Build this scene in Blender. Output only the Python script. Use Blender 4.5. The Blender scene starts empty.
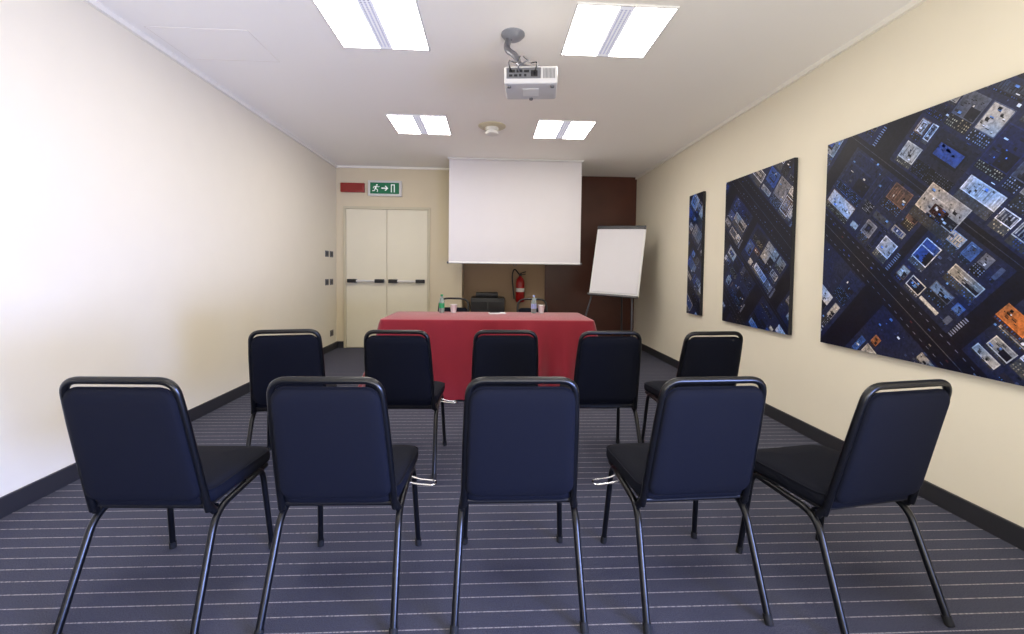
import bpy, bmesh, math, random
from mathutils import Vector, Matrix
R = math.radians
scn = bpy.context.scene
C = scn.collection
scn.view_settings.view_transform = 'Standard'
# ---------------------------------------------------------------- camera
F = 435.0; PX, PY = 512.0, 287.0
H = 1.233
cam_d = bpy.data.cameras.new('camera'); cam = bpy.data.objects.new('camera', cam_d); C.objects.link(cam)
ROT = Matrix.Rotation(-R(2.9), 3, 'Z') @ Matrix.Rotation(R(90 - 2.2), 3, 'X') @ Matrix.Rotation(0.012, 3, 'Z')
cam.matrix_world = Matrix.Translation((0, 0, H)) @ ROT.to_4x4()
cam_d.sensor_width = 36; cam_d.lens = F / 1024 * 36; cam_d.shift_y = -(317 - PY) / 1024
cam_d.clip_start = 0.02
scn.camera = cam
def ray(px, py): return ROT @ Vector(((px - PX) / F, -(py - PY) / F, -1))
def at(px, py, x=None, y=None, z=None):
    d = ray(px, py)
    if z is not None: k = (z - H) / d.z
    elif y is not None: k = y / d.y
    else: k = x / d.x
    return Vector((0, 0, H)) + d * k
# ---------------------------------------------------------------- room numbers
XL, XR, YB, YN, YR, ZC = -2.37, 2.42, 6.85, 7.22, -1.6, 2.80
# ---------------------------------------------------------------- materials
def lin(c):
    o = []
    for v in c[:3]:
        v /= 255.0
        o.append(v / 12.92 if v <= .04045 else ((v + .055) / 1.055) ** 2.4)
    return (*o, 1)
def mat(name, col, rough=.6, metal=0, bump=0, bscale=200, vary=0, vscale=5, spec=.5, sheen=0, emit=None, alpha=None, trans=0):
    m = bpy.data.materials.new(name); m.use_nodes = True
    nt = m.node_tree; b = nt.nodes['Principled BSDF']
    c = lin(col)
    b.inputs['Base Color'].default_value = c
    b.inputs['Roughness'].default_value = rough; b.inputs['Metallic'].default_value = metal
    b.inputs['Specular IOR Level'].default_value = spec
    if sheen: b.inputs['Sheen Weight'].default_value = sheen
    if trans: b.inputs['Transmission Weight'].default_value = trans
    tc = nt.nodes.new('ShaderNodeTexCoord')
    n = nt.nodes.new('ShaderNodeTexNoise'); n.inputs['Scale'].default_value = vscale; n.inputs['Detail'].default_value = 3
    nt.links.new(tc.outputs['Object'], n.inputs['Vector'])
    mx = nt.nodes.new('ShaderNodeMix'); mx.data_type = 'RGBA'
    v = max(vary, .02)
    mx.inputs['A'].default_value = (*[x * (1 - v) for x in c[:3]], 1)
    mx.inputs['B'].default_value = (*[min(1, x * (1 + v)) for x in c[:3]], 1)
    nt.links.new(n.outputs['Fac'], mx.inputs['Factor']); nt.links.new(mx.outputs['Result'], b.inputs['Base Color'])
    if bump:
        n2 = nt.nodes.new('ShaderNodeTexNoise'); n2.inputs['Scale'].default_value = bscale; n2.inputs['Detail'].default_value = 2
        nt.links.new(tc.outputs['Object'], n2.inputs['Vector'])
        bp = nt.nodes.new('ShaderNodeBump'); bp.inputs['Strength'].default_value = bump; bp.inputs['Distance'].default_value = .003
        nt.links.new(n2.outputs['Fac'], bp.inputs['Height']); nt.links.new(bp.outputs['Normal'], b.inputs['Normal'])
    if emit:
        b.inputs['Emission Color'].default_value = lin(emit[0]); b.inputs['Emission Strength'].default_value = emit[1]
    return m
M = {}
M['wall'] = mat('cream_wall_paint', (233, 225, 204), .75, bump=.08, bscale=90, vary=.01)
M['wallb'] = mat('cream_wall_dimmed', (220, 207, 177), .75, bump=.08, bscale=90, vary=.01)  # wall cream made darker, light falloff at the back put into the colour
M['niche'] = mat('shaded_niche_beige', (165, 140, 112), .8, bump=.08)  # shadow of the recess painted in as a darker beige
M['ceil'] = mat('ceiling_paint', (251, 248, 242), .85, bump=.05, bscale=120, vary=.015, vscale=1)
M['trimw'] = mat('white_trim', (246, 242, 230), .6)
M['base'] = mat('charcoal_baseboard', (42, 42, 46), .45)
M['wood'] = mat('dark_brown_panel', (76, 40, 29), .35, vary=.3, vscale=3, spec=.4)
M['door'] = mat('cream_door_paint', (230, 223, 198), .5)
M['doorf'] = mat('door_frame_paint', (204, 195, 166), .5)
M['black'] = mat('black_plastic', (16, 16, 18), .4)
M['tube'] = mat('black_powder_coated_steel', (9, 10, 13), .3, spec=.4)
M['fabric'] = mat('navy_black_fabric', (8, 11, 23), .85, bump=.3, bscale=900, vary=.12, vscale=60, spec=.18)
M['rubber'] = mat('rubber', (16, 16, 16), .8)
M['chrome'] = mat('chrome', (205, 206, 214), .2, 1)
M['cloth'] = mat('red_tablecloth', (136, 20, 40), .75, bump=.25, bscale=700, vary=.1, vscale=4, sheen=.4, spec=.3)
M['tabletop'] = mat('table_laminate', (150, 120, 90), .5, vary=.2)
M['white'] = mat('white_plastic', (226, 226, 226), .4)
M['grey'] = mat('grey_metal', (140, 142, 148), .4, .3)
M['greyp'] = mat('grey_plastic', (100, 100, 103), .5)
M['screen'] = mat('screen_fabric', (218, 215, 219), .9)
M['paper'] = mat('flip_chart_paper', (222, 220, 225), .85)
M['red'] = mat('red_sign', (150, 32, 28), .45)
M['exred'] = mat('extinguisher_red', (160, 20, 20), .3)
M['green'] = mat('exit_green', (8, 100, 64), .4, emit=((10, 120, 74), .15))
M['signw'] = mat('exit_white', (235, 240, 235), .4, emit=((235, 245, 240), .2))
M['cream'] = mat('sign_case', (220, 218, 212), .5)
M['diff'] = mat('light_diffuser', (255, 255, 255), .5, emit=((255, 249, 240), 20.5))
M['perf'] = mat('perforated_strip', (205, 205, 215), .5, emit=((205, 208, 225), .6))
M['perfd'] = mat('perforation_holes', (150, 150, 165), .5, emit=((150, 150, 170), .3))
M['canvas'] = mat('canvas_edge', (22, 22, 30), .7)
M['pet'] = mat('clear_plastic', (215, 232, 228), .08, trans=.7)
M['label'] = mat('green_label', (40, 150, 95), .5)
M['labelb'] = mat('blue_label', (150, 165, 215), .5)
M['cup'] = mat('cup_plastic', (232, 230, 230), .3)
# carpet
def carpet():
    m = bpy.data.materials.new('striped_carpet'); m.use_nodes = True
    nt = m.node_tree; b = nt.nodes['Principled BSDF']; L = nt.links
    def nd(t, **k):
        n = nt.nodes.new(t)
        for a, v in k.items(): setattr(n, a, v)
        return n
    tc = nd('ShaderNodeTexCoord'); sp = nd('ShaderNodeSeparateXYZ'); L.new(tc.outputs['Object'], sp.inputs[0])
    def math_(op, a, bb=None):
        n = nd('ShaderNodeMath', operation=op)
        for i, v in enumerate((a, bb)):
            if v is None: continue
            if isinstance(v, (int, float)): n.inputs[i].default_value = v
            else: L.new(v, n.inputs[i])
        return n.outputs[0]
    fr = math_('FRACT', math_('DIVIDE', sp.outputs['Y'], .071))
    line = math_('LESS_THAN', math_('ABSOLUTE', math_('SUBTRACT', fr, .5)), .033)
    mp = nd('ShaderNodeMapping'); mp.inputs['Scale'].default_value = (170, 60, 1); L.new(tc.outputs['Object'], mp.inputs[0])
    n1 = nd('ShaderNodeTexNoise'); n1.inputs['Scale'].default_value = 1; n1.inputs['Detail'].default_value = 2; L.new(mp.outputs[0], n1.inputs['Vector'])
    br = nd('ShaderNodeMapRange'); L.new(n1.outputs['Fac'], br.inputs[0]); br.inputs[1].default_value = .38; br.inputs[2].default_value = .54
    br.inputs[3].default_value = .3; br.inputs[4].default_value = 1
    fac = math_('MULTIPLY', line, br.outputs[0])
    n2 = nd('ShaderNodeTexNoise'); n2.inputs['Scale'].default_value = 260; n2.inputs['Detail'].default_value = 3; L.new(tc.outputs['Object'], n2.inputs['Vector'])
    c1 = nd('ShaderNodeMix', data_type='RGBA'); c1.inputs['A'].default_value = lin((38, 39, 52)); c1.inputs['B'].default_value = lin((88, 90, 106)); L.new(n2.outputs['Fac'], c1.inputs['Factor'])
    c2 = nd('ShaderNodeMix', data_type='RGBA'); L.new(c1.outputs['Result'], c2.inputs['A']); c2.inputs['B'].default_value = lin((156, 152, 156)); L.new(fac, c2.inputs['Factor'])
    L.new(c2.outputs['Result'], b.inputs['Base Color']); b.inputs['Roughness'].default_value = .9; b.inputs['Specular IOR Level'].default_value = .15
    bp = nd('ShaderNodeBump'); bp.inputs['Strength'].default_value = .6; bp.inputs['Distance'].default_value = .004
    L.new(n2.outputs['Fac'], bp.inputs['Height']); L.new(bp.outputs['Normal'], b.inputs['Normal'])
    return m
M['carpet'] = carpet()
def attr_mat():
    m = bpy.data.materials.new('city_print'); m.use_nodes = True
    nt = m.node_tree; b = nt.nodes['Principled BSDF']; L = nt.links
    a = nt.nodes.new('ShaderNodeAttribute'); a.attribute_name = 'Col'
    tc = nt.nodes.new('ShaderNodeTexCoord')
    n = nt.nodes.new('ShaderNodeTexNoise'); n.inputs['Scale'].default_value = 3.4; n.inputs['Detail'].default_value = 2
    n2 = nt.nodes.new('ShaderNodeTexNoise'); n2.inputs['Scale'].default_value = 70; n2.inputs['Detail'].default_value = 4
    L.new(tc.outputs['Object'], n.inputs['Vector']); L.new(tc.outputs['Object'], n2.inputs['Vector'])
    rp = nt.nodes.new('ShaderNodeValToRGB'); rp.color_ramp.elements[0].position = .4; rp.color_ramp.elements[0].color = (.42, .68, 1.25, 1)
    rp.color_ramp.elements[1].position = .57; rp.color_ramp.elements[1].color = (1.12, 1.06, 1.02, 1)
    L.new(n.outputs['Fac'], rp.inputs[0])
    mr = nt.nodes.new('ShaderNodeMapRange'); mr.inputs[1].default_value = .3; mr.inputs[2].default_value = .7; mr.inputs[3].default_value = .45; mr.inputs[4].default_value = 1.3
    L.new(n2.outputs['Fac'], mr.inputs[0])
    m1 = nt.nodes.new('ShaderNodeVectorMath'); m1.operation = 'MULTIPLY'; L.new(a.outputs['Color'], m1.inputs[0]); L.new(rp.outputs['Color'], m1.inputs[1])
    m2 = nt.nodes.new('ShaderNodeVectorMath'); m2.operation = 'SCALE'; L.new(m1.outputs[0], m2.inputs[0]); L.new(mr.outputs[0], m2.inputs['Scale'])
    L.new(m2.outputs[0], b.inputs['Base Color']); b.inputs['Roughness'].default_value = .4; b.inputs['Specular IOR Level'].default_value = .3
    return m
M['print'] = attr_mat()
# ---------------------------------------------------------------- mesh helpers
def box(bm, lo, hi, bev=0, seg=2, mtx=None):
    r = bmesh.ops.create_cube(bm, size=1)
    vs = r['verts']
    lo, hi = Vector(lo), Vector(hi)
    for v in vs:
        v.co = Vector([(lo[i] + hi[i]) / 2 + v.co[i] * (hi[i] - lo[i]) for i in range(3)])
    if bev:
        es = list({e for v in vs for e in v.link_edges})
        rr = bmesh.ops.bevel(bm, geom=es, offset=bev, segments=seg, affect='EDGES', profile=.5)
        vs = list({v for f in rr['faces'] for v in f.verts} | {v for v in vs if v.is_valid})
    if mtx is not None:
        for v in vs: v.co = mtx @ v.co
def fillet(pts, rad, n=6, closed=False):
    pts = [Vector(p) for p in pts]; out = []; N = len(pts)
    for i, p in enumerate(pts):
        if not closed and i in (0, N - 1): out.append(p); continue
        a, c = pts[i - 1], pts[(i + 1) % N]
        r = rad[i] if isinstance(rad, (list, tuple)) else rad
        if r <= 0: out.append(p); continue
        da, dc = (a - p), (c - p)
        s = p + da.normalized() * min(r, da.length * .49); e = p + dc.normalized() * min(r, dc.length * .49)
        for k in range(n + 1):
            t = k / n
            out.append(s * (1 - t) ** 2 + p * 2 * t * (1 - t) + e * t * t)
    return out
def tube(bm, pts, r, seg=10, closed=False):
    pts = [Vector(p) for p in pts]; N = len(pts)
    def tan(i):
        if closed: return (pts[(i + 1) % N] - pts[i - 1]).normalized()
        return (pts[min(i + 1, N - 1)] - pts[max(i - 1, 0)]).normalized()
    t0 = tan(0); up = Vector((0, 0, 1)) if abs(t0.z) < .9 else Vector((1, 0, 0))
    n = t0.cross(up).normalized(); rings = []
    for i in range(N):
        t = tan(i); n = (n - t * n.dot(t)).normalized(); b = t.cross(n)
        rr = r[i] if isinstance(r, (list, tuple)) else r
        rings.append([bm.verts.new(pts[i] + (n * math.cos(2 * math.pi * k / seg) + b * math.sin(2 * math.pi * k / seg)) * rr) for k in range(seg)])
    for i in range(N if closed else N - 1):
        A, B = rings[i], rings[(i + 1) % N]
        for k in range(seg): bm.faces.new((A[k], A[(k + 1) % seg], B[(k + 1) % seg], B[k]))
    if not closed:
        bm.faces.new(rings[0][::-1]); bm.faces.new(rings[-1])
def lathe(bm, prof, cx=0, cy=0, cz=0, seg=24, mtx=None):
    rings = []
    for r, z in prof:
        rings.append([bm.verts.new((cx + r * math.cos(2 * math.pi * k / seg), cy + r * math.sin(2 * math.pi * k / seg), cz + z)) for k in range(seg)])
    for A, B in zip(rings, rings[1:]):
        for k in range(seg): bm.faces.new((A[k], A[(k + 1) % seg], B[(k + 1) % seg], B[k]))
    bm.faces.new(rings[0][::-1]); bm.faces.new(rings[-1])
    if mtx is not None:
        for rg in rings:
            for v in rg: v.co = mtx @ v.co
def rr_outline(w, d, c, n=6):
    o = []
    for sx, sy, a0 in ((1, 1, 0), (-1, 1, 90), (-1, -1, 180), (1, -1, 270)):
        for k in range(n + 1):
            a = R(a0 + 90 * k / n)
            o.append((sx * (w / 2 - c) + c * math.cos(a), sy * (d / 2 - c) + c * math.sin(a)))
    return o
def loft(bm, w, d, c, levels, mtx=None, n=6, warp=None):
    rings = []
    for ins, z in levels:
        o = rr_outline(w - 2 * ins, d - 2 * ins, max(.002, c - ins * .6), n)
        ring = []
        for x, y in o:
            p = Vector((x, y, z))
            if warp: p = warp(p)
            if mtx is not None: p = mtx @ p
            ring.append(bm.verts.new(p))
        rings.append(ring)
    N = len(rings[0])
    for A, B in zip(rings, rings[1:]):
        for k in range(N): bm.faces.new((A[k], A[(k + 1) % N], B[(k + 1) % N], B[k]))
    bm.faces.new(rings[0][::-1]); bm.faces.new(rings[-1])
def obj(name, bm, m, parent=None, smooth=False, angle=40):
    bmesh.ops.recalc_face_normals(bm, faces=bm.faces)
    me = bpy.data.meshes.new(name); 
    if smooth:
        for f in bm.faces: f.smooth = True
        for e in bm.edges:
            if len(e.link_faces) == 2 and e.calc_face_angle(0) > R(angle): e.smooth = False
    bm.to_mesh(me); bm.free()
    me.materials.append(m)
    o = bpy.data.objects.new(name, me); C.objects.link(o)
    if parent: o.parent = parent
    return o
def thing(name, label, cat, loc=(0, 0, 0), rotz=0, group=None):
    o = bpy.data.objects.new(name, None); C.objects.link(o); o.empty_display_size = .1
    o.location = loc; o.rotation_euler = (0, 0, rotz); tag(o, label, cat, group); return o
def tag(o, label, cat, group=None):
    o['label'] = label; o['category'] = cat
    if group: o['group'] = group
def dup(root, loc, rotz, label, group=None):
    r = root.copy(); C.objects.link(r); r.location = loc; r.rotation_euler = (0, 0, rotz); r['label'] = label
    if group: r['group'] = group
    for ch in list(root.children):
        c = ch.copy(); C.objects.link(c); c.parent = r
        for g in list(ch.children):
            d = g.copy(); C.objects.link(d); d.parent = c
    return r
def B(*a, **k):
    bm = bmesh.new(); box(bm, *a, **k); return bm
def T(pts, r, **k):
    bm = bmesh.new(); tube(bm, pts, r, **k); return bm
def struct(name, bm, m, parent=None):
    o = obj(name, bm, m, parent)
    if not parent: o['kind'] = 'structure'
    return o
# ---------------------------------------------------------------- room shell
struct('floor', B((XL - .1, YR - .1, -.1), (XR + .1, YN + .2, 0)), M['carpet'])
struct('ceiling', B((XL - .1, YR - .1, ZC), (XR + .1, YN + .2, ZC + .1)), M['ceil'])
struct('wall_left', B((XL - .1, YR - .1, 0), (XL, YN + .1, ZC)), M['wall'])
struct('wall_right', B((XR, YR - .1, 0), (XR + .1, YN + .1, ZC)), M['wall'])
struct('wall_rear', B((XL, YR - .1, 0), (XR, YR, ZC)), M['wall'])
XA = at(462, 280, y=YB).x
struct('wall_back', B((XL, YB, 0), (XA, YN, ZC)), M['wallb'])
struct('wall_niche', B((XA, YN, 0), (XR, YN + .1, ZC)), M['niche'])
XB = at(545, 285, y=YN - .04).x
struct('wall_panel', B((XB, YN - .04, 0), (XR, YN, ZC)), M['wood'])
struct('baseboard_left', B((XL, YR, 0), (XL + .016, YB, .10), bev=.003), M['base'])
struct('baseboard_right', B((XR - .016, YR, 0), (XR, YN - .04, .10), bev=.003), M['base'])
struct('trim_1', B((XL, YR, ZC - .035), (XL + .025, YB, ZC)), M['trimw'])
struct('trim_2', B((XR - .025, YR, ZC - .035), (XR, YN - .04, ZC)), M['trimw'])
struct('trim_3', B((XL + .025, YB - .025, ZC - .03), (XA, YB, ZC)), M['trimw'])
# ceiling hatch
b_ = at(280, 62, z=ZC)
hx0, hx1, hy1 = b_.x - .66, b_.x, b_.y
t = thing('access_hatch', 'flush access hatch with faint outline in the ceiling near the left wall', 'ceiling hatch', ((hx0 + hx1) / 2, hy1 - .22, ZC))
w2 = (hx1 - hx0) / 2; h2 = .22
bm = bmesh.new()
for lo, hi in (((-w2, -h2, -.002), (-w2 + .004, h2, 0)), ((w2 - .004, -h2, -.002), (w2, h2, 0)), ((-w2, -h2, -.002), (w2, -h2 + .004, 0)), ((-w2, h2 - .004, -.002), (w2, h2, 0))): box(bm, lo, hi)
obj('frame', bm, mat('hatch_edge', (232, 226, 216), .7), t)
obj('panel', B((-w2 + .005, -h2 + .005, -.0015), (w2 - .005, h2 - .005, 0)), M['ceil'], t)
# ---------------------------------------------------------------- double door
dl = at(344, 280, y=YB).x; dr = at(430, 280, y=YB).x; dm = (dl + dr) / 2
dz = at(386, 207, y=YB).z
struct('baseboard_back', B((XL + .016, YB - .014, 0), (dl - .005, YB, .10)), M['base'])
struct('baseboard_niche', B((dr + .005, YB - .014, 0), (XA, YB, .10)), M['base'])
bm = bmesh.new()
box(bm, (dl, YB - .03, 0), (dl + .04, YB, dz), bev=.004); box(bm, (dr - .04, YB - .03, 0), (dr, YB, dz), bev=.004); box(bm, (dl, YB - .031, dz - .04), (dr, YB, dz), bev=.004)
door = struct('door_1', bm, M['doorf'])
for s, x0, x1 in ((-1, dl + .042, dm - .004), (1, dm + .004, dr - .042)):
    lf = obj('door_leaf', B((x0, YB - .022, .008), (x1, YB - .001, dz - .043), bev=.003), M['door'], door)
    zb = at(386, 281, y=YB).z
    bm = bmesh.new(); tube(bm, [(x0 + .10, YB - .075, zb), (x1 - .09, YB - .075, zb)], .017)
    obj('panic_bar', bm, M['cream'], lf, True)
    for xa in (x0 + .03, x1 - .17):
        obj('bar_housing', B((xa, YB - .095, zb - .028), (xa + .14, YB - .022, zb + .028), bev=.01), M['black'], lf)
# ---------------------------------------------------------------- ceiling lights
def ceiling_light():
    t = thing('ceiling_light', 'x', 'ceiling light', (0, 0, ZC), 0, 'square recessed ceiling lights')
    h = .305
    bm = bmesh.new()
    for lo, hi in (((-h, -h, -.010), (-h + .01, h, 0)), ((h - .01, -h, -.010), (h, h, 0)), ((-h + .01, -h, -.010), (h - .01, -h + .01, 0)), ((-h + .01, h - .01, -.010), (h - .01, h, 0))): box(bm, lo, hi)
    obj('frame', bm, M['white'], t)
    for s in (-1, 1):
        x0, x1 = sorted((s * .045, s * (h - .01)))
        obj('diffuser', B((x0, -h + .01, -.008), (x1, h - .01, -.002)), M['diff'], t)
    obj('centre_strip', B((-.045, -h + .01, -.010), (.045, h - .01, -.001)), M['perf'], t)
    bm = bmesh.new()
    for i in range(3):
        for k in range(24):
            box(bm, (-.031 + i * .024, -h + .04 + k * .0225, -.0105), (-.019 + i * .024, -h + .050 + k * .0225, -.0101))
    obj('perforation', bm, M['perfd'], t)
    return t
L0 = ceiling_light()
ll = [(387, 48, 'large near left ceiling light, cut by the top of the photo'), (602, 55.5, 'near right ceiling light beside the projector'),
      (425, 133.5, 'far left ceiling light, left of the smoke detector'), (558.5, 138, 'far right ceiling light, right of the smoke detector')]
for i, (px, py, lb) in enumerate(ll):
    p = at(px, py, z=ZC)      # middle of the far edge
    loc = (p.x, p.y - .305, ZC)
    if i == 0: L0.location = loc; L0['label'] = lb
    else: dup(L0, loc, 0, lb)
# ---------------------------------------------------------------- smoke detector
p = at(492, 126, z=ZC)
t = thing('smoke_detector', 'round white smoke detector on the ceiling between the far lights', 'smoke detector', (p.x, p.y, ZC))
bm = bmesh.new(); lathe(bm, [(.15, 0), (.15, -.006), (.14, -.014), (.07, -.020)]); obj('base_plate', bm, M['doorf'], t, True)
bm = bmesh.new(); lathe(bm, [(.07, -.018), (.072, -.05), (.055, -.052), (.055, -.066), (.075, -.07), (.07, -.09), (.04, -.1)]); obj('sensor_head', bm, M['cream'], t, True)
# ---------------------------------------------------------------- projector and mount
pl = at(513, 34, z=ZC); pc = at(531, 86, y=2.76)
t = thing('projector_mount', 'grey ceiling bracket with curved arm holding the projector', 'bracket', (pl.x, pl.y, ZC))
bm = bmesh.new(); lathe(bm, [(.078, 0), (.078, -.010), (.06, -.028), (.03, -.045)]); obj('ceiling_plate', bm, M['grey'], t, True)
tz = 2.475 - ZC; ex, ey = pc.x - pl.x, 2.76 - pl.y
marm = mat('brushed_metal', (128, 128, 134), .3, .8)
obj('arm', T(fillet([(-.02, 0, -.02), (-.05, -.02, -.11), (ex * .2, ey * .6, -.2), (ex * .3, ey * .8, tz + .05), (ex, ey, tz + .012)], .06, 8), .021, seg=14), marm, t, True)
bm = bmesh.new()
box(bm, (ex - .05, ey - .05, tz - .004), (ex + .05, ey + .05, tz + .01), bev=.002)
for a1 in (35, 145, 215, 325):
    tube(bm, fillet([(ex, ey, tz + .004), (ex + .11 * math.cos(R(a1)), ey + .09 * math.sin(R(a1)), tz + .004), (ex + .12 * math.cos(R(a1)), ey + .1 * math.sin(R(a1)), tz - .012)], .01), .007, seg=8)
obj('claw_plate', bm, marm, t, True)
pj = thing('projector', 'white projector hanging upside down from the ceiling bracket', 'projector', (pc.x, 2.76, 2.35), R(-6))
obj('body', B((-.16, -.125, 0), (.16, .125, .105), bev=.012, seg=3), mat('projector_case', (196, 194, 192), .4), pj, True)
bm = bmesh.new(); box(bm, (-.145, -.128, .030), (.06, -.123, .092)); obj('connector_panel', bm, M['greyp'], pj)
bm = bmesh.new()
for i, (x, z, w, h) in enumerate([(-.13, .064, .035, .016), (-.085, .064, .035, .016), (-.04, .064, .03, .014), (-.13, .040, .02, .012), (-.1, .040, .02, .012), (-.07, .040, .014, .014), (-.04, .040, .014, .014), (.0, .040, .04, .035)]):
    box(bm, (x, -.131, z), (x + w, -.1275, z + h))
obj('ports', bm, M['black'], pj)
bm = bmesh.new()
for k in range(9): box(bm, (.075 + k * .008, -.1275, .03), (.079 + k * .008, -.1245, .088))
obj('vent', bm, M['greyp'], pj)
bm = bmesh.new(); lathe(bm, [(.036, 0), (.036, .03), (.03, .032)], mtx=Matrix.Translation((-.07, .124, .052)) @ Matrix.Rotation(R(-90), 4, 'X')); obj('lens', bm, M['black'], pj, True)
bm = bmesh.new(); box(bm, (-.05, -.05, -.003), (.05, .06, .001), bev=.001); obj('base_cover', bm, M['cream'], pj)
for fx, fy in ((-.13, -.09), (.13, -.09), (-.0, .1)):
    bm = bmesh.new(); lathe(bm, [(.012, .002), (.012, -.01), (.008, -.012)], fx, fy, 0, seg=12)
    obj('foot', bm, M['greyp'], pj)
for k, (m_, pts) in enumerate([('black', [(-.115, -.13, .07), (-.13, -.17, .09), (-.13, -.15, .13), (-.09, -.05, .15), (-.07, 0, .22)]), ('greyp', [(-.07, -.13, .068), (-.08, -.17, .08), (-.02, -.16, .12), (0, -.06, .15), (-.05, 0, .22)]), ('black', [(.02, -.13, .05), (.03, -.17, .07), (.04, -.14, .12), (.0, -.04, .16)])]):
    obj('cable', T(fillet(pts, .05), .004, seg=8), M[m_], pj, True)
# ---------------------------------------------------------------- projection screen
YS = 6.2
s0, s1 = at(449, 210, y=YS).x, at(581, 212, y=YS).x; sz = at(514, 262.5, y=YS).z
t = thing('projection_screen', 'white pull-down projection screen hanging from the ceiling', 'projection screen', ((s0 + s1) / 2, YS, ZC))
hw = (s1 - s0) / 2; zz = sz - ZC
obj('housing', B((-hw - .02, -.04, -.022), (hw + .02, .05, 0), bev=.004), M['white'], t)
obj('screen_fabric', B((-hw, -.002, zz), (hw, .0, -.01)), M['screen'], t)
obj('bottom_bar', T([(-hw, -.001, zz - .01), (hw, -.001, zz - .01)], .014, seg=12), M['white'], t, True)
for s in (-1, 1):
    obj('end_cap', T([(s * hw, -.001, zz - .01), (s * (hw + .025), -.001, zz - .01)], .016), M['greyp'], t, True)
obj('pull_tab', T(fillet([(-.02, -.001, zz - .02), (-.02, -.001, zz - .05), (.02, -.001, zz - .05), (.02, -.001, zz - .02)], .015), .004, seg=6), M['greyp'], t, True)
# ---------------------------------------------------------------- signs on back wall
p = at(385, 188.5, y=YB - .03)
t = thing('exit_sign', 'green emergency exit sign with running figure and arrow above the door', 'exit sign', (p.x, YB, p.z))
obj('case', B((-.255, -.05, -.118), (.255, .001, .118), bev=.006), M['cream'], t)
obj('face', B((-.218, -.054, -.084), (.218, -.049, .084)), M['green'], t)
def flat(polys, y=-.0565, k=.86):
    bm = bmesh.new()
    for P in polys:
        f = bm.faces.new([bm.verts.new((x * k, y, z * k)) for x, z in P])
    r = bmesh.ops.extrude_face_region(bm, geom=bm.faces[:])
    for v in [g for g in r['geom'] if isinstance(g, bmesh.types.BMVert)]: v.co.y += .002
    return bm
cir = lambda cx, cz, r: [(cx + r * math.cos(2 * math.pi * k / 14), cz + r * math.sin(2 * math.pi * k / 14)) for k in range(14)]
def limb(x0, z0, x1, z1, w):
    d = Vector((x1 - x0, z1 - z0)).normalized(); n = Vector((-d.y, d.x)) * w / 2
    return [(x0 + n.x, z0 + n.y), (x0 - n.x, z0 - n.y), (x1 - n.x, z1 - n.y), (x1 + n.x, z1 + n.y)]
obj('running_figure', flat([cir(-.135, .055, .014), limb(-.15, .036, -.162, -.014, .03), limb(-.14, .034, -.108, .018, .011), limb(-.108, .018, -.092, .034, .011),
     limb(-.155, .034, -.19, .022, .011), limb(-.19, .022, -.2, -.006, .011), limb(-.157, -.012, -.122, -.03, .014), limb(-.122, -.03, -.128, -.068, .013),
     limb(-.165, -.012, -.18, -.046, .014), limb(-.18, -.046, -.215, -.05, .013)]), M['signw'], t)
obj('arrow', flat([[(-.055, -.011), (.03, -.011), (.0, -.035), (.02, -.045), (.065, 0), (.02, .045), (.0, .035), (.03, .011), (-.055, .011)]]), M['signw'], t)
obj('doorway_symbol', flat([[(.11, -.07), (.18, -.07), (.18, .07), (.11, .07)]]), M['signw'], t)
obj('doorway_centre', flat([[(.128, -.07), (.162, -.07), (.162, .052), (.128, .052)]], -.059), M['green'], t)
p = at(352.5, 187.5, y=YB - .03)
t = thing('alarm_box', 'small red rectangular alarm box left of the exit sign', 'alarm', (p.x, YB, p.z))
obj('casing', B((-.18, -.045, -.07), (.18, .001, .07), bev=.008), M['red'], t, True)
obj('lens', B((-.155, -.05, -.048), (.155, -.044, .048), bev=.002), mat('red_lens', (146, 50, 42), .25), t)
# wall switches
for px, py, lb, two in ((329, 254, 'upper pair of dark wall switches beside the cream door', 1), (329, 282, 'middle pair of dark wall switches beside the cream door', 1), (331.5, 333, 'low wall socket near the floor by the door', 0)):
    p = at(px, py, x=XL)
    t = thing('wall_switch' if two else 'wall_socket', lb, 'switch' if two else 'socket', (XL, p.y, p.z))
    for dy in ((-.09, .09) if two else (0,)):
        obj('plate', B((-.001, dy - .06, -.045), (.009, dy + .06, .045), bev=.003), M['greyp'], t)
        obj('rocker', B((.009, dy - .04, -.028), (.014, dy + .04, .028), bev=.002), M['base'] if two else M['black'], t)
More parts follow.
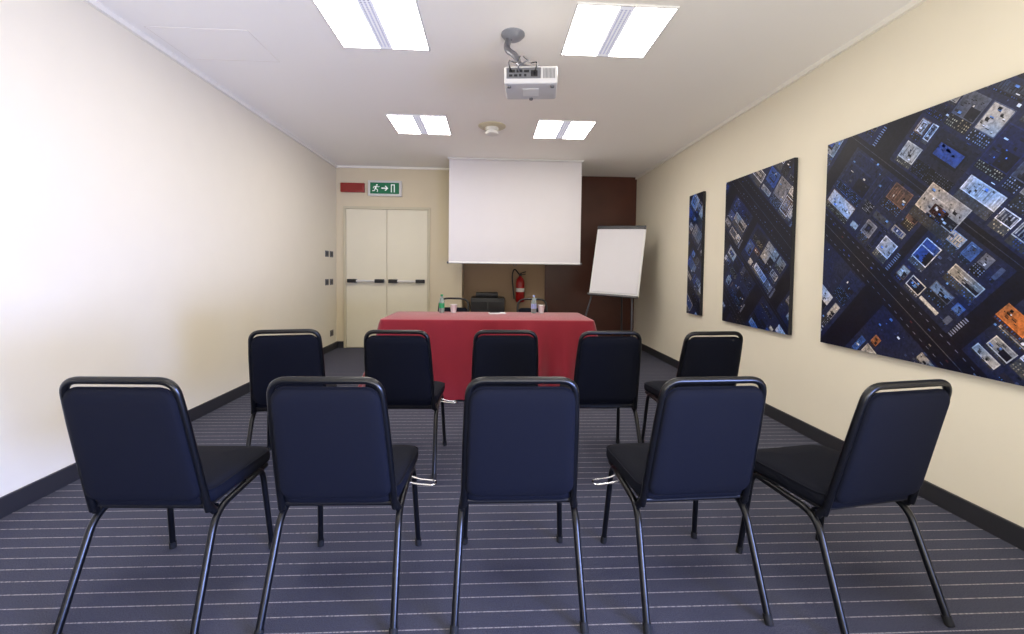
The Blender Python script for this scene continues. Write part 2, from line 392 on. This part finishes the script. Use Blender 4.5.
# ---------------------------------------------------------------- chairs
def make_chair(fab, label, group, low=False):
    t = thing('stacking_chair', label, 'chair', (0, 0, 0), 0, group)
    # seat
    bm = bmesh.new()
    def wp(p):
        y = p.y; return Vector((p.x * (1 - .03 * (y < 0) * abs(y) / .2), y, p.z - (max(0, y - .10) * .12) + .0))
    loft(bm, .435, .425, .06, [(.02, .398), (.004, .404), (0, .42), (0, .435), (.004, .448), (.014, .458), (.035, .465), (.08, .471), (.14, .474)], mtx=Matrix.Translation((0, .015, 0)), n=7, warp=wp)
    seat = obj('seat', bm, fab, t, True, 60)
    bm = bmesh.new(); o = [wp(Vector((x * 1.003, y * 1.003, .449))) + Vector((0, .015, 0)) for x, y in rr_outline(.43, .42, .06, 7)]
    tube(bm, o, .0035, seg=6, closed=True); obj('piping', bm, fab, seat, True)
    obj('seat_pan', B((-.2, -.18, .388), (.2, .2, .4), bev=.003), M['black'], t)
    # back frame
    bt = Vector((0, -.300, .868)); bb = Vector((0, -.185, .39))
    def bp(x, s): return Vector((x, 0, 0)) + bb.lerp(bt, s)
    path = [bp(-.199, -.02), bp(-.195, .25) , bp(-.187, .7), bp(-.177, 1), bp(.177, 1), bp(.187, .7), bp(.195, .25), bp(.199, -.02)]
    cr = .12 if low else .055
    path = fillet(path, [0, .05, .03, cr, cr, .03, .05, 0], 8)
    obj('back_frame', T(path, .0122, seg=12), M['tube'], t, True)
    # back pad
    ax = (bt - bb).normalized(); ln = (bt - bb).length
    mtx = Matrix.Translation(bp(0, .515 if not low else .42)) @ Matrix(((1, 0, 0), (0, ax.y, -ax.z), (0, ax.z, ax.y))).to_4x4()
    def wb(p):
        k = 1 + (-.045 * (p.y / .21)); return Vector((p.x * k, p.y, p.z + .25 * p.x * p.x))
    bm = bmesh.new(); hgt = (.87 if not low else .68) * ln
    loft(bm, .370, hgt, .05, [(.045, -.021), (.015, -.018), (.004, -.012), (0, -.004), (0, .004), (.004, .012), (.015, .018), (.045, .022)], mtx=mtx, n=7, warp=wb)
    pad = obj('backrest', bm, fab, t, True, 60)
    bm = bmesh.new(); o = [mtx @ wb(Vector((x, y, .0))) for x, y in rr_outline(.372, hgt + .002, .051, 7)]
    tube(bm, o, .003, seg=6, closed=True); obj('piping', bm, fab, pad, True)
    # legs
    for s in (-1, 1):
        pth = fillet([(s * .192, .19, .375), (s * .209, -.16, .368), (s * .222, -.305, .004)], [0, .07, 0], 8)
        lg = obj('leg', T(pth, .0125, seg=12), M['tube'], t, True)
        bm = bmesh.new(); tube(bm, [(s * .2208, -.2935, .03), (s * .2222, -.3065, 0.0)], .0148, seg=12); obj('rubber_foot', bm, M['rubber'], lg, True)
        pth = fillet([(s * .192, .03, .385), (s * .200, .15, .38), (s * .216, .195, .004)], [0, .05, 0], 6)
        lg = obj('leg', T(pth, .0115, seg=12), M['tube'], t, True)
        bm = bmesh.new(); tube(bm, [(s * .2147, .192, .03), (s * .2162, .1955, 0.0)], .014, seg=12); obj('rubber_foot', bm, M['rubber'], lg, True)
        # joint of back frame to rail
        obj('joint', T([bp(s * .198, .03), (s * .207, -.165, .37)], .0132, seg=10), M['tube'], t, True)
    obj('cross_bar', T([(-.2, .14, .378), (.2, .14, .378)], .009), M['tube'], t, True)
    obj('cross_bar', T([(-.2, -.14, .374), (.2, -.14, .374)], .009), M['tube'], t, True)
    return t
def hook(parent, s, y=.04, ln=.095):
    pts = [(s * .203, y, .362), (s * .235, y, .354), (s * (.215 + ln), y + .005, .345), (s * (.215 + ln), y + .05, .342), (s * .235, y + .05, .350), (s * .203, y + .05, .362)]
    h = obj('linking_hook', T(fillet(pts, .02), .0038, seg=8), M['chrome'], parent, True); h['label'] = 'chrome linking hook'
near = [((118, 377), 2, 'near row chair closest to the left wall, navy pad and black frame', ()),
        ((325, 377), 1, 'near row chair, second from the left wall, navy pad', (-1, 1)),
        ((523, 377), 0, 'near row middle chair, navy pad seen squarely from behind', ()),
        ((716, 377), -3, 'near row chair between the middle one and the right-hand one', (-1,)),
        ((911, 381), -10, 'near row chair closest to the right wall, turned inward', ())]
far = [((285, 329.5), -12, 'second row chair closest to the left wall, turned outward', ()),
       ((396.5, 330), 2, 'second row chair in front of the left end of the red table', (1,)),
       ((506, 330), 0, 'second row middle chair in front of the red table', ()),
       ((611, 331), -1, 'second row chair in front of the right end of the red table', (-1,)),
       ((715, 331.5), -5, 'second row chair closest to the right wall, under the smaller pictures', ())]
proto = make_chair(M['fabric'], 'x', None)
todo = []
for rows, grp in ((near, 'near row of navy stacking chairs'), (far, 'second row of navy stacking chairs')):
    for (px, py), yaw, lb, hk in rows:
        p = at(px, py, z=.879)
        a = -R(yaw); fwd = Vector((-math.sin(a), math.cos(a), 0))
        loc = Vector((p.x, p.y, 0)) + fwd * .30
        if not todo:
            ch = proto; ch.location = loc; ch.rotation_euler = (0, 0, a); ch['label'] = lb; ch['group'] = grp
        else: ch = dup(proto, loc, a, lb, grp)
        todo.append((ch, hk))
for ch, hk in todo:
    for s in hk: hook(ch, s)
# ---------------------------------------------------------------- table and cloth
TZ = .755
tl = at(379, 319.5, z=TZ + .006); tr = at(595.5, 321, z=TZ + .006)
tw = tr.x - tl.x; tx = (tl.x + tr.x) / 2; ty0 = (tl.y + tr.y) / 2; td = .80
g0 = make_chair(M['fabric'], 'dark-framed chair behind the red table, near the green-wrapped bottle', 'chairs behind the red table', True)
def facing(o, px, yaw=180):
    yb = ty0 + td + .66                       # line of the chair backs, clear of the cloth
    p = at(px, 299, y=yb)
    a = R(yaw); fwd = Vector((-math.sin(a), math.cos(a), 0)); o.location = Vector((p.x, yb, 0)) + fwd * .30; o.rotation_euler = (0, 0, a)
facing(g0, 454, 176)
g1 = dup(g0, (0, 0, 0), 0, 'dark-framed chair behind the red table, in front of the fire extinguisher', 'chairs behind the red table')
facing(g1, 532, 182)
t = thing('conference_table', 'long rectangular table hidden under the red cloth', 'table', (tx, ty0 + td / 2, 0))
obj('tabletop', B((-tw / 2 + .03, -td / 2 + .03, TZ - .03), (tw / 2 - .03, td / 2 - .03, TZ - .002), bev=.004), M['tabletop'], t)
for sx in (-1, 1):
    for sy in (-1, 1):
        obj('leg', T([(sx * (tw / 2 - .15), sy * (td / 2 - .12), TZ - .03), (sx * (tw / 2 - .15), sy * (td / 2 - .12), 0)], .018), M['grey'], t, True)
bm = bmesh.new()
n = 12
W, D, c = tw - .02, td - .02, .03
corn = rr_outline(W, D, c, n)
out = []
for i in range(len(corn)):
    a0 = Vector(corn[i]); b0 = Vector(corn[(i + 1) % len(corn)]); k = max(1, int((b0 - a0).length / .015))
    for j in range(k): out.append(a0.lerp(b0, j / k))
levels = [(-.001, TZ + .008), (.005, TZ + .006), (.009, TZ), (.012, TZ - .01)] + [(None, TZ - .01 - (TZ - .02) * (k / 22)) for k in range(1, 23)]
rings = []; rnd = random.Random(4)
ph = [rnd.uniform(0, 6.28) for _ in range(5)]
for off, z in levels:
    ring = []; s = 0; u = (TZ - z) / TZ
    for i, p in enumerate(out):
        q = out[(i + 1) % len(out)]; pr = out[i - 1]
        tn = (q - pr).normalized(); nrm = Vector((tn.y, -tn.x))
        s += (p - pr).length if i else 0
        dz_ = 0
        if off is None:
            rip = .6 * math.sin(s * 9 + ph[0] + u) + .8 * math.sin(s * 21 + ph[1]) + .5 * math.sin(s * 4 + ph[2]) + 2 * max(0, math.sin(s * 6.2 + ph[3])) ** 14
            cd = min(Vector((abs(p.x) - W / 2, abs(p.y) - D / 2)).length, 1)
            rip2 = math.exp(-(cd / .16) ** 2) * 2.6 + math.exp(-(cd / .5) ** 2) * 1.5 * math.sin(s * 24)
            o_ = .012 + u ** .8 * (.042 + .038 * rip + .05 * rip2 * u)
            dz_ = u * (.016 + .014 * math.sin(s * 3.1 + ph[4]))
        else: o_ = off
        ring.append(bm.verts.new((p.x + nrm.x * o_, p.y + nrm.y * o_, z + dz_)))
    rings.append(ring)
N = len(out)
for A, Bq in zip(rings, rings[1:]):
    for k in range(N): bm.faces.new((A[k], A[(k + 1) % N], Bq[(k + 1) % N], Bq[k]))
bm.faces.new(rings[0])
cl = obj('tablecloth', bm, M['cloth'], None, True, 50); cl.location = (tx, ty0 + td / 2, 0)
tag(cl, 'crimson red tablecloth draped to the floor over the long table', 'tablecloth')
ZT = TZ + .009
# ---------------------------------------------------------------- things on the table
def bottle(px, label, lm):
    p = at(px, 310.5, z=ZT)
    t = thing('water_bottle', label, 'bottle', (p.x, min(p.y, ty0 + td - .12), ZT), 0, 'plastic water bottles on the red table')
    bm = bmesh.new(); lathe(bm, [(.026, 0), (.03, .006), (.03, .10), (.029, .125), (.018, .16), (.012, .172), (.012, .182)], seg=20); obj('body', bm, M['pet'], t, True)
    bm = bmesh.new(); lathe(bm, [(.0308, .05), (.0308, .105)], seg=20); obj('wrap', bm, lm, t, True)
    bm = bmesh.new(); lathe(bm, [(.014, .18), (.014, .196), (.012, .198)], seg=16); obj('cap', bm, lm, t, True)
bottle(444, 'clear water bottle with green wrap on the left half of the red table', M['label'])
bottle(531, 'clear water bottle with pale blue wrap on the right half of the table', M['labelb'])
def cups(px, label):
    p = at(px, 312.5, z=ZT)
    t = thing('plastic_cup', label, 'cup', (p.x, min(p.y, ty0 + td - .1), ZT), 0, 'plastic cups on the red table')
    bm = bmesh.new(); lathe(bm, [(.028, 0), (.038, .085), (.041, .088), (.036, .088), (.026, .006)], seg=20); obj('body', bm, M['cup'], t, True)
    bm = bmesh.new(); tube(bm, [(.0385 * math.cos(k * .3927), .0385 * math.sin(k * .3927), .087) for k in range(16)], .0025, seg=6, closed=True); obj('rim', bm, M['white'], t, True)
cups(453.5, 'pale plastic cup beside the green-wrapped bottle')
cups(540.5, 'pale plastic cup beside the blue-wrapped bottle')
p = at(497, 313.5, z=ZT)
t = thing('paper_pad', 'small pad of white paper lying in the middle of the red table', 'paper', (p.x, p.y, ZT), R(8))
obj('sheets', B((-.09, -.065, 0), (.09, .065, .008)), M['paper'], t)
obj('binding_strip', B((-.09, .055, .008), (.09, .065, .0095)), M['greyp'], t)
t = thing('pen', 'dark pen lying on the white paper pad', 'pen', (p.x - .02, p.y, ZT + .0125))
obj('barrel', T([(-.06, 0, 0), (.05, .012, 0)], .0045, seg=10), M['black'], t, True)
obj('tip', T([(.05, .012, 0), (.066, .0137, 0)], [.004, .001], seg=8), M['chrome'], t, True)
# ---------------------------------------------------------------- cabinet, extinguisher
p0 = at(470.5, 300, y=6.72).x; p1 = at(505, 300, y=6.72).x
t = thing('equipment_cabinet', 'black equipment cabinet against the back wall behind the table', 'cabinet', ((p0 + p1) / 2, 6.98, 0))
hw = (p1 - p0) / 2
obj('body', B((-hw, -.2, .03), (hw, .2, .80), bev=.015), M['black'], t, True)
obj('top_unit', B((-hw * .72, -.17, .80), (hw * .6, .15, .875), bev=.012), M['black'], t, True)
cdm = mat('cabinet_door', (30, 30, 33), .4)
for s in (-1, 1):
    dd = obj('door', B((s * hw * .5 - hw * .46, -.212, .08), (s * hw * .5 + hw * .46, -.2, .74), bev=.003), cdm, t)
    obj('handle', T([(s * .03, -.225, .4), (s * .03, -.225, .5)], .005), M['grey'], dd, True)
obj('plinth', B((-hw + .02, -.18, 0), (hw - .02, .18, .03)), M['black'], t)
p = at(520, 302, y=YN - .09)
t = thing('fire_extinguisher', 'red fire extinguisher with black hose hanging on the back wall', 'fire extinguisher', (p.x, YN - .09, p.z))
bm = bmesh.new(); lathe(bm, [(.062, 0), (.072, .02), (.072, .32), (.062, .37), (.03, .41), (.02, .43)], seg=24); obj('cylinder', bm, M['exred'], t, True)
bm = bmesh.new(); lathe(bm, [(.0728, .17), (.0728, .23)], seg=24); obj('sticker', bm, M['cream'], t, True)
bm = bmesh.new(); box(bm, (-.02, -.02, .42), (.02, .02, .47), bev=.004); tube(bm, [(0, 0, .47), (.09, -.01, .5)], .008); tube(bm, [(0, 0, .45), (.085, -.01, .455)], .007); obj('valve', bm, M['black'], t, True)
obj('hose', T(fillet([(-.02, 0, .455), (-.1, -.02, .56), (-.14, -.03, .45), (-.115, -.03, .2), (-.1, -.03, .05)], .1, 8), .011), M['black'], t, True)
obj('wall_bracket', B((-.03, .065, .2), (.03, .09, .4)), M['grey'], t)
# ---------------------------------------------------------------- flip chart
fx = at(617.5, 262, y=6.1)
t = thing('flip_chart', 'flip chart easel with blank white pad by the dark brown panel', 'flip chart', (fx.x, 6.1, 0), R(-32))
lean = Matrix.Translation((0, .0, 1.385)) @ Matrix.Rotation(R(-14), 4, 'X') @ Matrix.Rotation(R(2), 4, 'Y')
def LB(lo, hi, bev=.003): return B(lo, hi, bev=bev, mtx=lean)
obj('board', LB((-.35, -.012, -.5), (.35, .012, .5)), M['white'], t)
obj('paper_pad', LB((-.325, -.022, -.47), (.325, -.0125, .48)), M['paper'], t)
obj('clamp_bar', LB((-.35, -.03, .465), (.35, .0, .515), .005), M['base'], t)
obj('pen_tray', LB((-.35, -.08, -.525), (.35, -.005, -.5)), M['greyp'], t)
top = lean @ Vector((0, .02, .5))
legm = mat('easel_leg_metal', (70, 70, 76), .35, .6)
for s in (-1, 1):
    p0_ = lean @ Vector((s * .16, .024, .5)); p1_ = lean @ Vector((s * .29 - .03, .024, -.52)); d = (p1_ - p0_) ; k = (0.005 - p0_.z) / d.z
    lg = obj('leg', T([p0_, p0_ + d * k], .013), legm, t, True)
    e = p0_ + d * k
    obj('rubber_foot', T([e + Vector((0, 0, .03)), (e.x, e.y, 0)], .017), M['rubber'], lg, True)
lg = obj('leg', T([top + Vector((0, .015, 0)), (-.05, .5, .005)], .013), legm, t, True)
obj('rubber_foot', T([(-.05, .493, .03), (-.05, .5, 0)], .017), M['rubber'], lg, True)
# ---------------------------------------------------------------- pictures
def clip(poly, w, h):
    def cl(P, ins, inter):
        o = []
        for i in range(len(P)):
            a, b = P[i - 1], P[i]
            if ins(b):
                if not ins(a): o.append(inter(a, b))
                o.append(b)
            elif ins(a): o.append(inter(a, b))
        return o
    for ax_, lim, sg in ((0, 0, 1), (0, w, -1), (1, 0, 1), (1, h, -1)):
        if not poly: return poly
        ins = lambda p: (p[ax_] - lim) * sg >= 0
        def inter(a, b):
            tt = (lim - a[ax_]) / (b[ax_] - a[ax_]); return (a[0] + (b[0] - a[0]) * tt, a[1] + (b[1] - a[1]) * tt)
        poly = cl(poly, ins, inter)
    return poly
PAL = [((208, 202, 194), 8), ((140, 140, 150), 5), ((62, 96, 168), 3.5), ((30, 42, 84), 6), ((112, 86, 76), 1.6), ((234, 233, 238), 7), ((126, 160, 216), 4), ((82, 88, 108), 5), ((196, 120, 68), .3), ((36, 36, 50), 4), ((170, 162, 152), 3)]
def pick(r): return r.choices([p[0] for p in PAL], [p[1] for p in PAL])[0]
def mulc(c, k): return tuple(min(255, v * k) for v in c)
def picture(y_far, y_near, z0, z1, seed, label, ang=-42, s_off=0, t_off=0, SC=1.3, accents=()):
    w, h = y_far - y_near, z1 - z0
    t = thing('wall_picture', label, 'picture', (XR, (y_far + y_near) / 2, (z0 + z1) / 2), 0, 'frameless aerial city prints on the right wall')
    obj('canvas', B((-.035, -w / 2, -h / 2), (-.004, w / 2, h / 2), bev=.002), M['canvas'], t)
    obj('hanging_strip', B((-.004, -w / 2 + .05, h / 2 - .15), (0, w / 2 - .05, h / 2 - .1)), M['grey'], t)
    r = random.Random(seed); quads = []
    ca, sa = math.cos(R(ang)) * SC, math.sin(R(ang)) * SC
    rad = (math.hypot(w, h) / 2 + .1) / SC
    def add(s0, t0, s1, t1, col, lay):
        if s0 - s_off > rad or s1 - s_off < -rad or t0 - t_off > rad or t1 - t_off < -rad: return
        P = [(s0, t0), (s1, t0), (s1, t1), (s0, t1)]
        P = [(w / 2 + (a - s_off) * ca - (b - t_off) * sa, h / 2 + (a - s_off) * sa + (b - t_off) * ca) for a, b in P]
        P = clip(P, w - .002, h - .002)
        if len(P) > 2: quads.append((P, col, lay))
    add(-4, -4, 4, 4, (16, 16, 28), 0)
    def units(x0, y0, x1, y1, n_, L_=5, base_=None):
        for _ in range(n_):
            ww = r.uniform(.003, .014); hh = r.uniform(.002, .008)
            if x1 - x0 < ww or y1 - y0 < hh: continue
            xx = r.uniform(x0, x1 - ww); yy = r.uniform(y0, y1 - hh)
            c_ = mulc(base_, r.uniform(.5, 1.25)) if base_ and r.random() < .7 else r.choice(((238, 238, 240), (12, 13, 24), (100, 146, 220), (60, 64, 80)))
            add(xx + .0015, yy - .002, xx + ww + .0015, yy, (8, 8, 14), L_ - 1); add(xx, yy, xx + ww, yy + hh, c_, L_)
    def building(x0, y0, x1, y1, force=None):
        W_, H_ = x1 - x0, y1 - y0; m_ = .003
        base_ = force or pick(r); x0 += m_; y0 += m_; x1 -= m_; y1 -= m_
        ft = H_ * r.uniform(.15, .38) if H_ > .05 else H_ * .15
        fc = mulc(base_, .3)
        L_ = 6 if force else 2
        add(x0, y0, x1, y1, base_, L_); add(x0, y0, x1, y0 + ft, fc, L_ + 1)
        nx = max(2, int((x1 - x0) / .007)); ny = max(1, int(ft / .0065))
        wc = r.choice(((215, 200, 165), (90, 140, 220), (190, 200, 230), (90, 96, 120), (70, 110, 190)))
        for i in range(nx):
            for j in range(ny):
                if r.random() < .7: add(x0 + (i + .3) * (x1 - x0) / nx, y0 + (j + .3) * ft / ny, x0 + (i + .75) * (x1 - x0) / nx, y0 + (j + .8) * ft / ny, mulc(wc, r.uniform(.35, 1)), L_ + 2)
        a0, b0, a1, b1 = x0, y0 + ft, x1, y1
        pw = .003
        if min(a1 - a0, b1 - b0) > .02:
            rcol = force or (base_ if r.random() < .5 else pick(r))
            rc = mulc(rcol, r.uniform(.7, .9)); add(a0 + pw, b0 + pw, a1 - pw, b1 - pw, rc, L_ + 1)
            k = r.random(); iw = (a1 - a0); ih = (b1 - b0)
            if k < .3 and min(iw, ih) > .05:
                q = min(iw, ih) * .24; e1 = r.uniform(0, iw * .2); add(a0 + q, b0 + q, a1 - q - e1, b1 - q, (14, 15, 26), L_ + 2); q += .006; add(a0 + q, b0 + q * 1.1, a1 - q - e1, b1 - q, mulc(pick(r), .8), L_ + 3)
            elif k < .45:
                n_ = int(iw / .009)
                for i in range(n_): add(a0 + pw + (i + .2) * iw / n_ * .95, b0 + ih * .15, a0 + pw + (i + .6) * iw / n_ * .95, b1 - ih * .15, mulc(base_, r.uniform(.5, 1.1)), L_ + 2)
            elif k < .8:   # stepped L-shaped roof
                add(a0 + iw * r.uniform(.4, .6), b0 + pw, a1 - pw, b0 + ih * r.uniform(.35, .6), (18, 19, 32), L_ + 2)
                add(a0 + pw, b0 + ih * .62, a0 + iw * r.uniform(.5, .9), b0 + ih * .66, base_, L_ + 2)
            units(a0 + pw, b0 + pw, a1 - pw, b1 - pw, int(4 + iw * ih * 1500), L_ + 3, rc)
    k = 0; tt = -1.55
    rows = []
    while tt < 1.6:
        rw = r.choice((.24, .32, .40)); gap = (.16, .03, .10, .04)[k % 4]
        rows.append((tt, tt + rw, gap)); tt += rw + gap; k += 1
    for (a, b, g) in rows:
        if g > .06:
            for q in (.2, .5, .8):
                tl_ = b + g * q
                if q == .5: add(-2, tl_ - .0009, 2, tl_ + .0009, (90, 88, 94), 1)
                else:
                    s = -1.4
                    while s < 1.4: add(s, tl_ - .0008, s + .012, tl_ + .0008, (120, 124, 145), 1); s += .03
            for _ in range(36):
                s = r.uniform(-1.4, 1.4); tq = b + g * r.choice((.3, .36, .62, .7)); add(s, tq, s + .009, tq + .004, r.choice(((150, 150, 165), (60, 60, 80), (80, 40, 40), (60, 90, 160), (130, 124, 115))), 1)
        else: add(-2, b + g / 2 - .001, 2, b + g / 2 + .001, (60, 62, 76), 1)
        s = -1.5 + r.uniform(0, .2)
        while s < 1.5:
            bl = r.choice((.24, .38, .52))
            add(s - .01, a - .005, s + bl + .01, b + .005, (30, 36, 62), 1)
            for q in range(9): add(s + bl + .012, a + .008 * q, s + bl + .026, a + .008 * q + .0035, (140, 146, 170), 1)
            units(s - .01, a - .005, s + bl + .01, b + .005, 60, 2, (60, 72, 110))
            def split(x0, y0, x1, y1, dep):
                W_, H_ = x1 - x0, y1 - y0
                if dep == 0 or (W_ < .075 and H_ < .075) or (W_ < .2 and H_ < .2 and r.random() < .4):
                    if r.random() < .1: return
                    q1, q2 = r.choice((0, 0, .006, .014)), r.choice((0, 0, .006, .012))
                    building(x0 + q1, y0 + q2, x1 - q2 * .5, y1 - q1 * .5); return
                f = r.uniform(.26, .74)
                if W_ > H_: split(x0, y0, x0 + W_ * f, y1, dep - 1); split(x0 + W_ * f, y0, x1, y1, dep - 1)
                else: split(x0, y0, x1, y0 + H_ * f, dep - 1); split(x0, y0 + H_ * f, x1, y1, dep - 1)
            if s - s_off < rad and s + bl - s_off > -rad and a - t_off < rad and b - t_off > -rad: split(s, a, s + bl, b, 5)
            s += bl + r.choice((.05, .08, .12))
    for (au, av, aw, ah, ac) in accents:   # warm lit roofs, given in metres on the print
        du, dv = au - w / 2, av - h / 2
        ss = (du * ca + dv * sa) / SC ** 2 + s_off; t2 = (-du * sa + dv * ca) / SC ** 2 + t_off
        building(ss - aw / 2, t2 - ah / 2, ss + aw / 2, t2 + ah / 2, ac)
    bm = bmesh.new(); lay_c = bm.loops.layers.float_color.new('Col')
    for P, col, lay in quads:
        x = -.0352 - lay * .0002
        try: f = bm.faces.new([bm.verts.new((x, w / 2 - .001 - u, -h / 2 + .001 + v)) for u, v in P])
        except ValueError: continue
        cc = lin(col)
        for lp in f.loops: lp[lay_c] = cc
    me = bpy.data.meshes.new('print'); bm.to_mesh(me); bm.free(); me.materials.append(M['print'])
    o = bpy.data.objects.new('print', me); C.objects.link(o); o.parent = t
xs = XR - .035
y1a, y1b = at(688, 255, x=xs).y, at(701.5, 255, x=xs).y
y2a, y2b = at(724, 255, x=xs).y, at(791, 255, x=xs).y
y3a = at(824, 245, x=xs).y
ztop, zbot = at(828, 145, x=xs).z, at(820, 342, x=xs).z
picture(y1a, y1b, zbot, ztop, 3, 'narrow aerial city print, furthest of three on the right wall', SC=1.4)
picture(y2a, y2b, zbot, ztop, 8, 'medium aerial city print, between the narrow and the large one', SC=1.45)
qa = at(1014, 322, x=xs); qb = at(938, 212, x=xs)
picture(y3a, y3a - 1.75, zbot, ztop, 33, 'large aerial city print nearest the camera, cut by the photo edge', s_off=.1, SC=1.75,
        accents=[(y3a - qa.y, qa.z - zbot, .09, .06, (216, 124, 62)), (y3a - qb.y, qb.z - zbot, .16, .12, (200, 188, 176)), (y3a - qb.y, qb.z - zbot - .01, .07, .05, (120, 66, 54))])
# ---------------------------------------------------------------- lights
def area(loc, rot, sx, sy, e, col, spread=180):
    l = bpy.data.lights.new('area_light', 'AREA'); l.shape = 'RECTANGLE'; l.size = sx; l.size_y = sy; l.energy = e; l.color = col; l.spread = R(spread)
    o = bpy.data.objects.new('area_light', l); C.objects.link(o); o.location = loc; o.rotation_euler = rot; return o
for x in (-.73, .81): area((x, .87, ZC - .01), (0, 0, 0), .56, .56, 8, (1, .97, .93))
area((.3, YR + .25, .7), (R(145), 0, 0), 3.4, .8, 135, (1, .98, .95), 150)  # added fill, unseen behind the camera, aimed up to brighten the ceiling
area((1.9, -.9, .7), (R(86), 0, R(52)), 1.4, .8, 80, (.30, .42, 1), 85)  # added blue fill cooling the left wall, stands in for daylight from behind
w = bpy.data.worlds.new('world'); scn.world = w; w.use_nodes = True; w.node_tree.nodes['Background'].inputs[0].default_value = (.5, .5, .5, 1); w.node_tree.nodes['Background'].inputs[1].default_value = .3
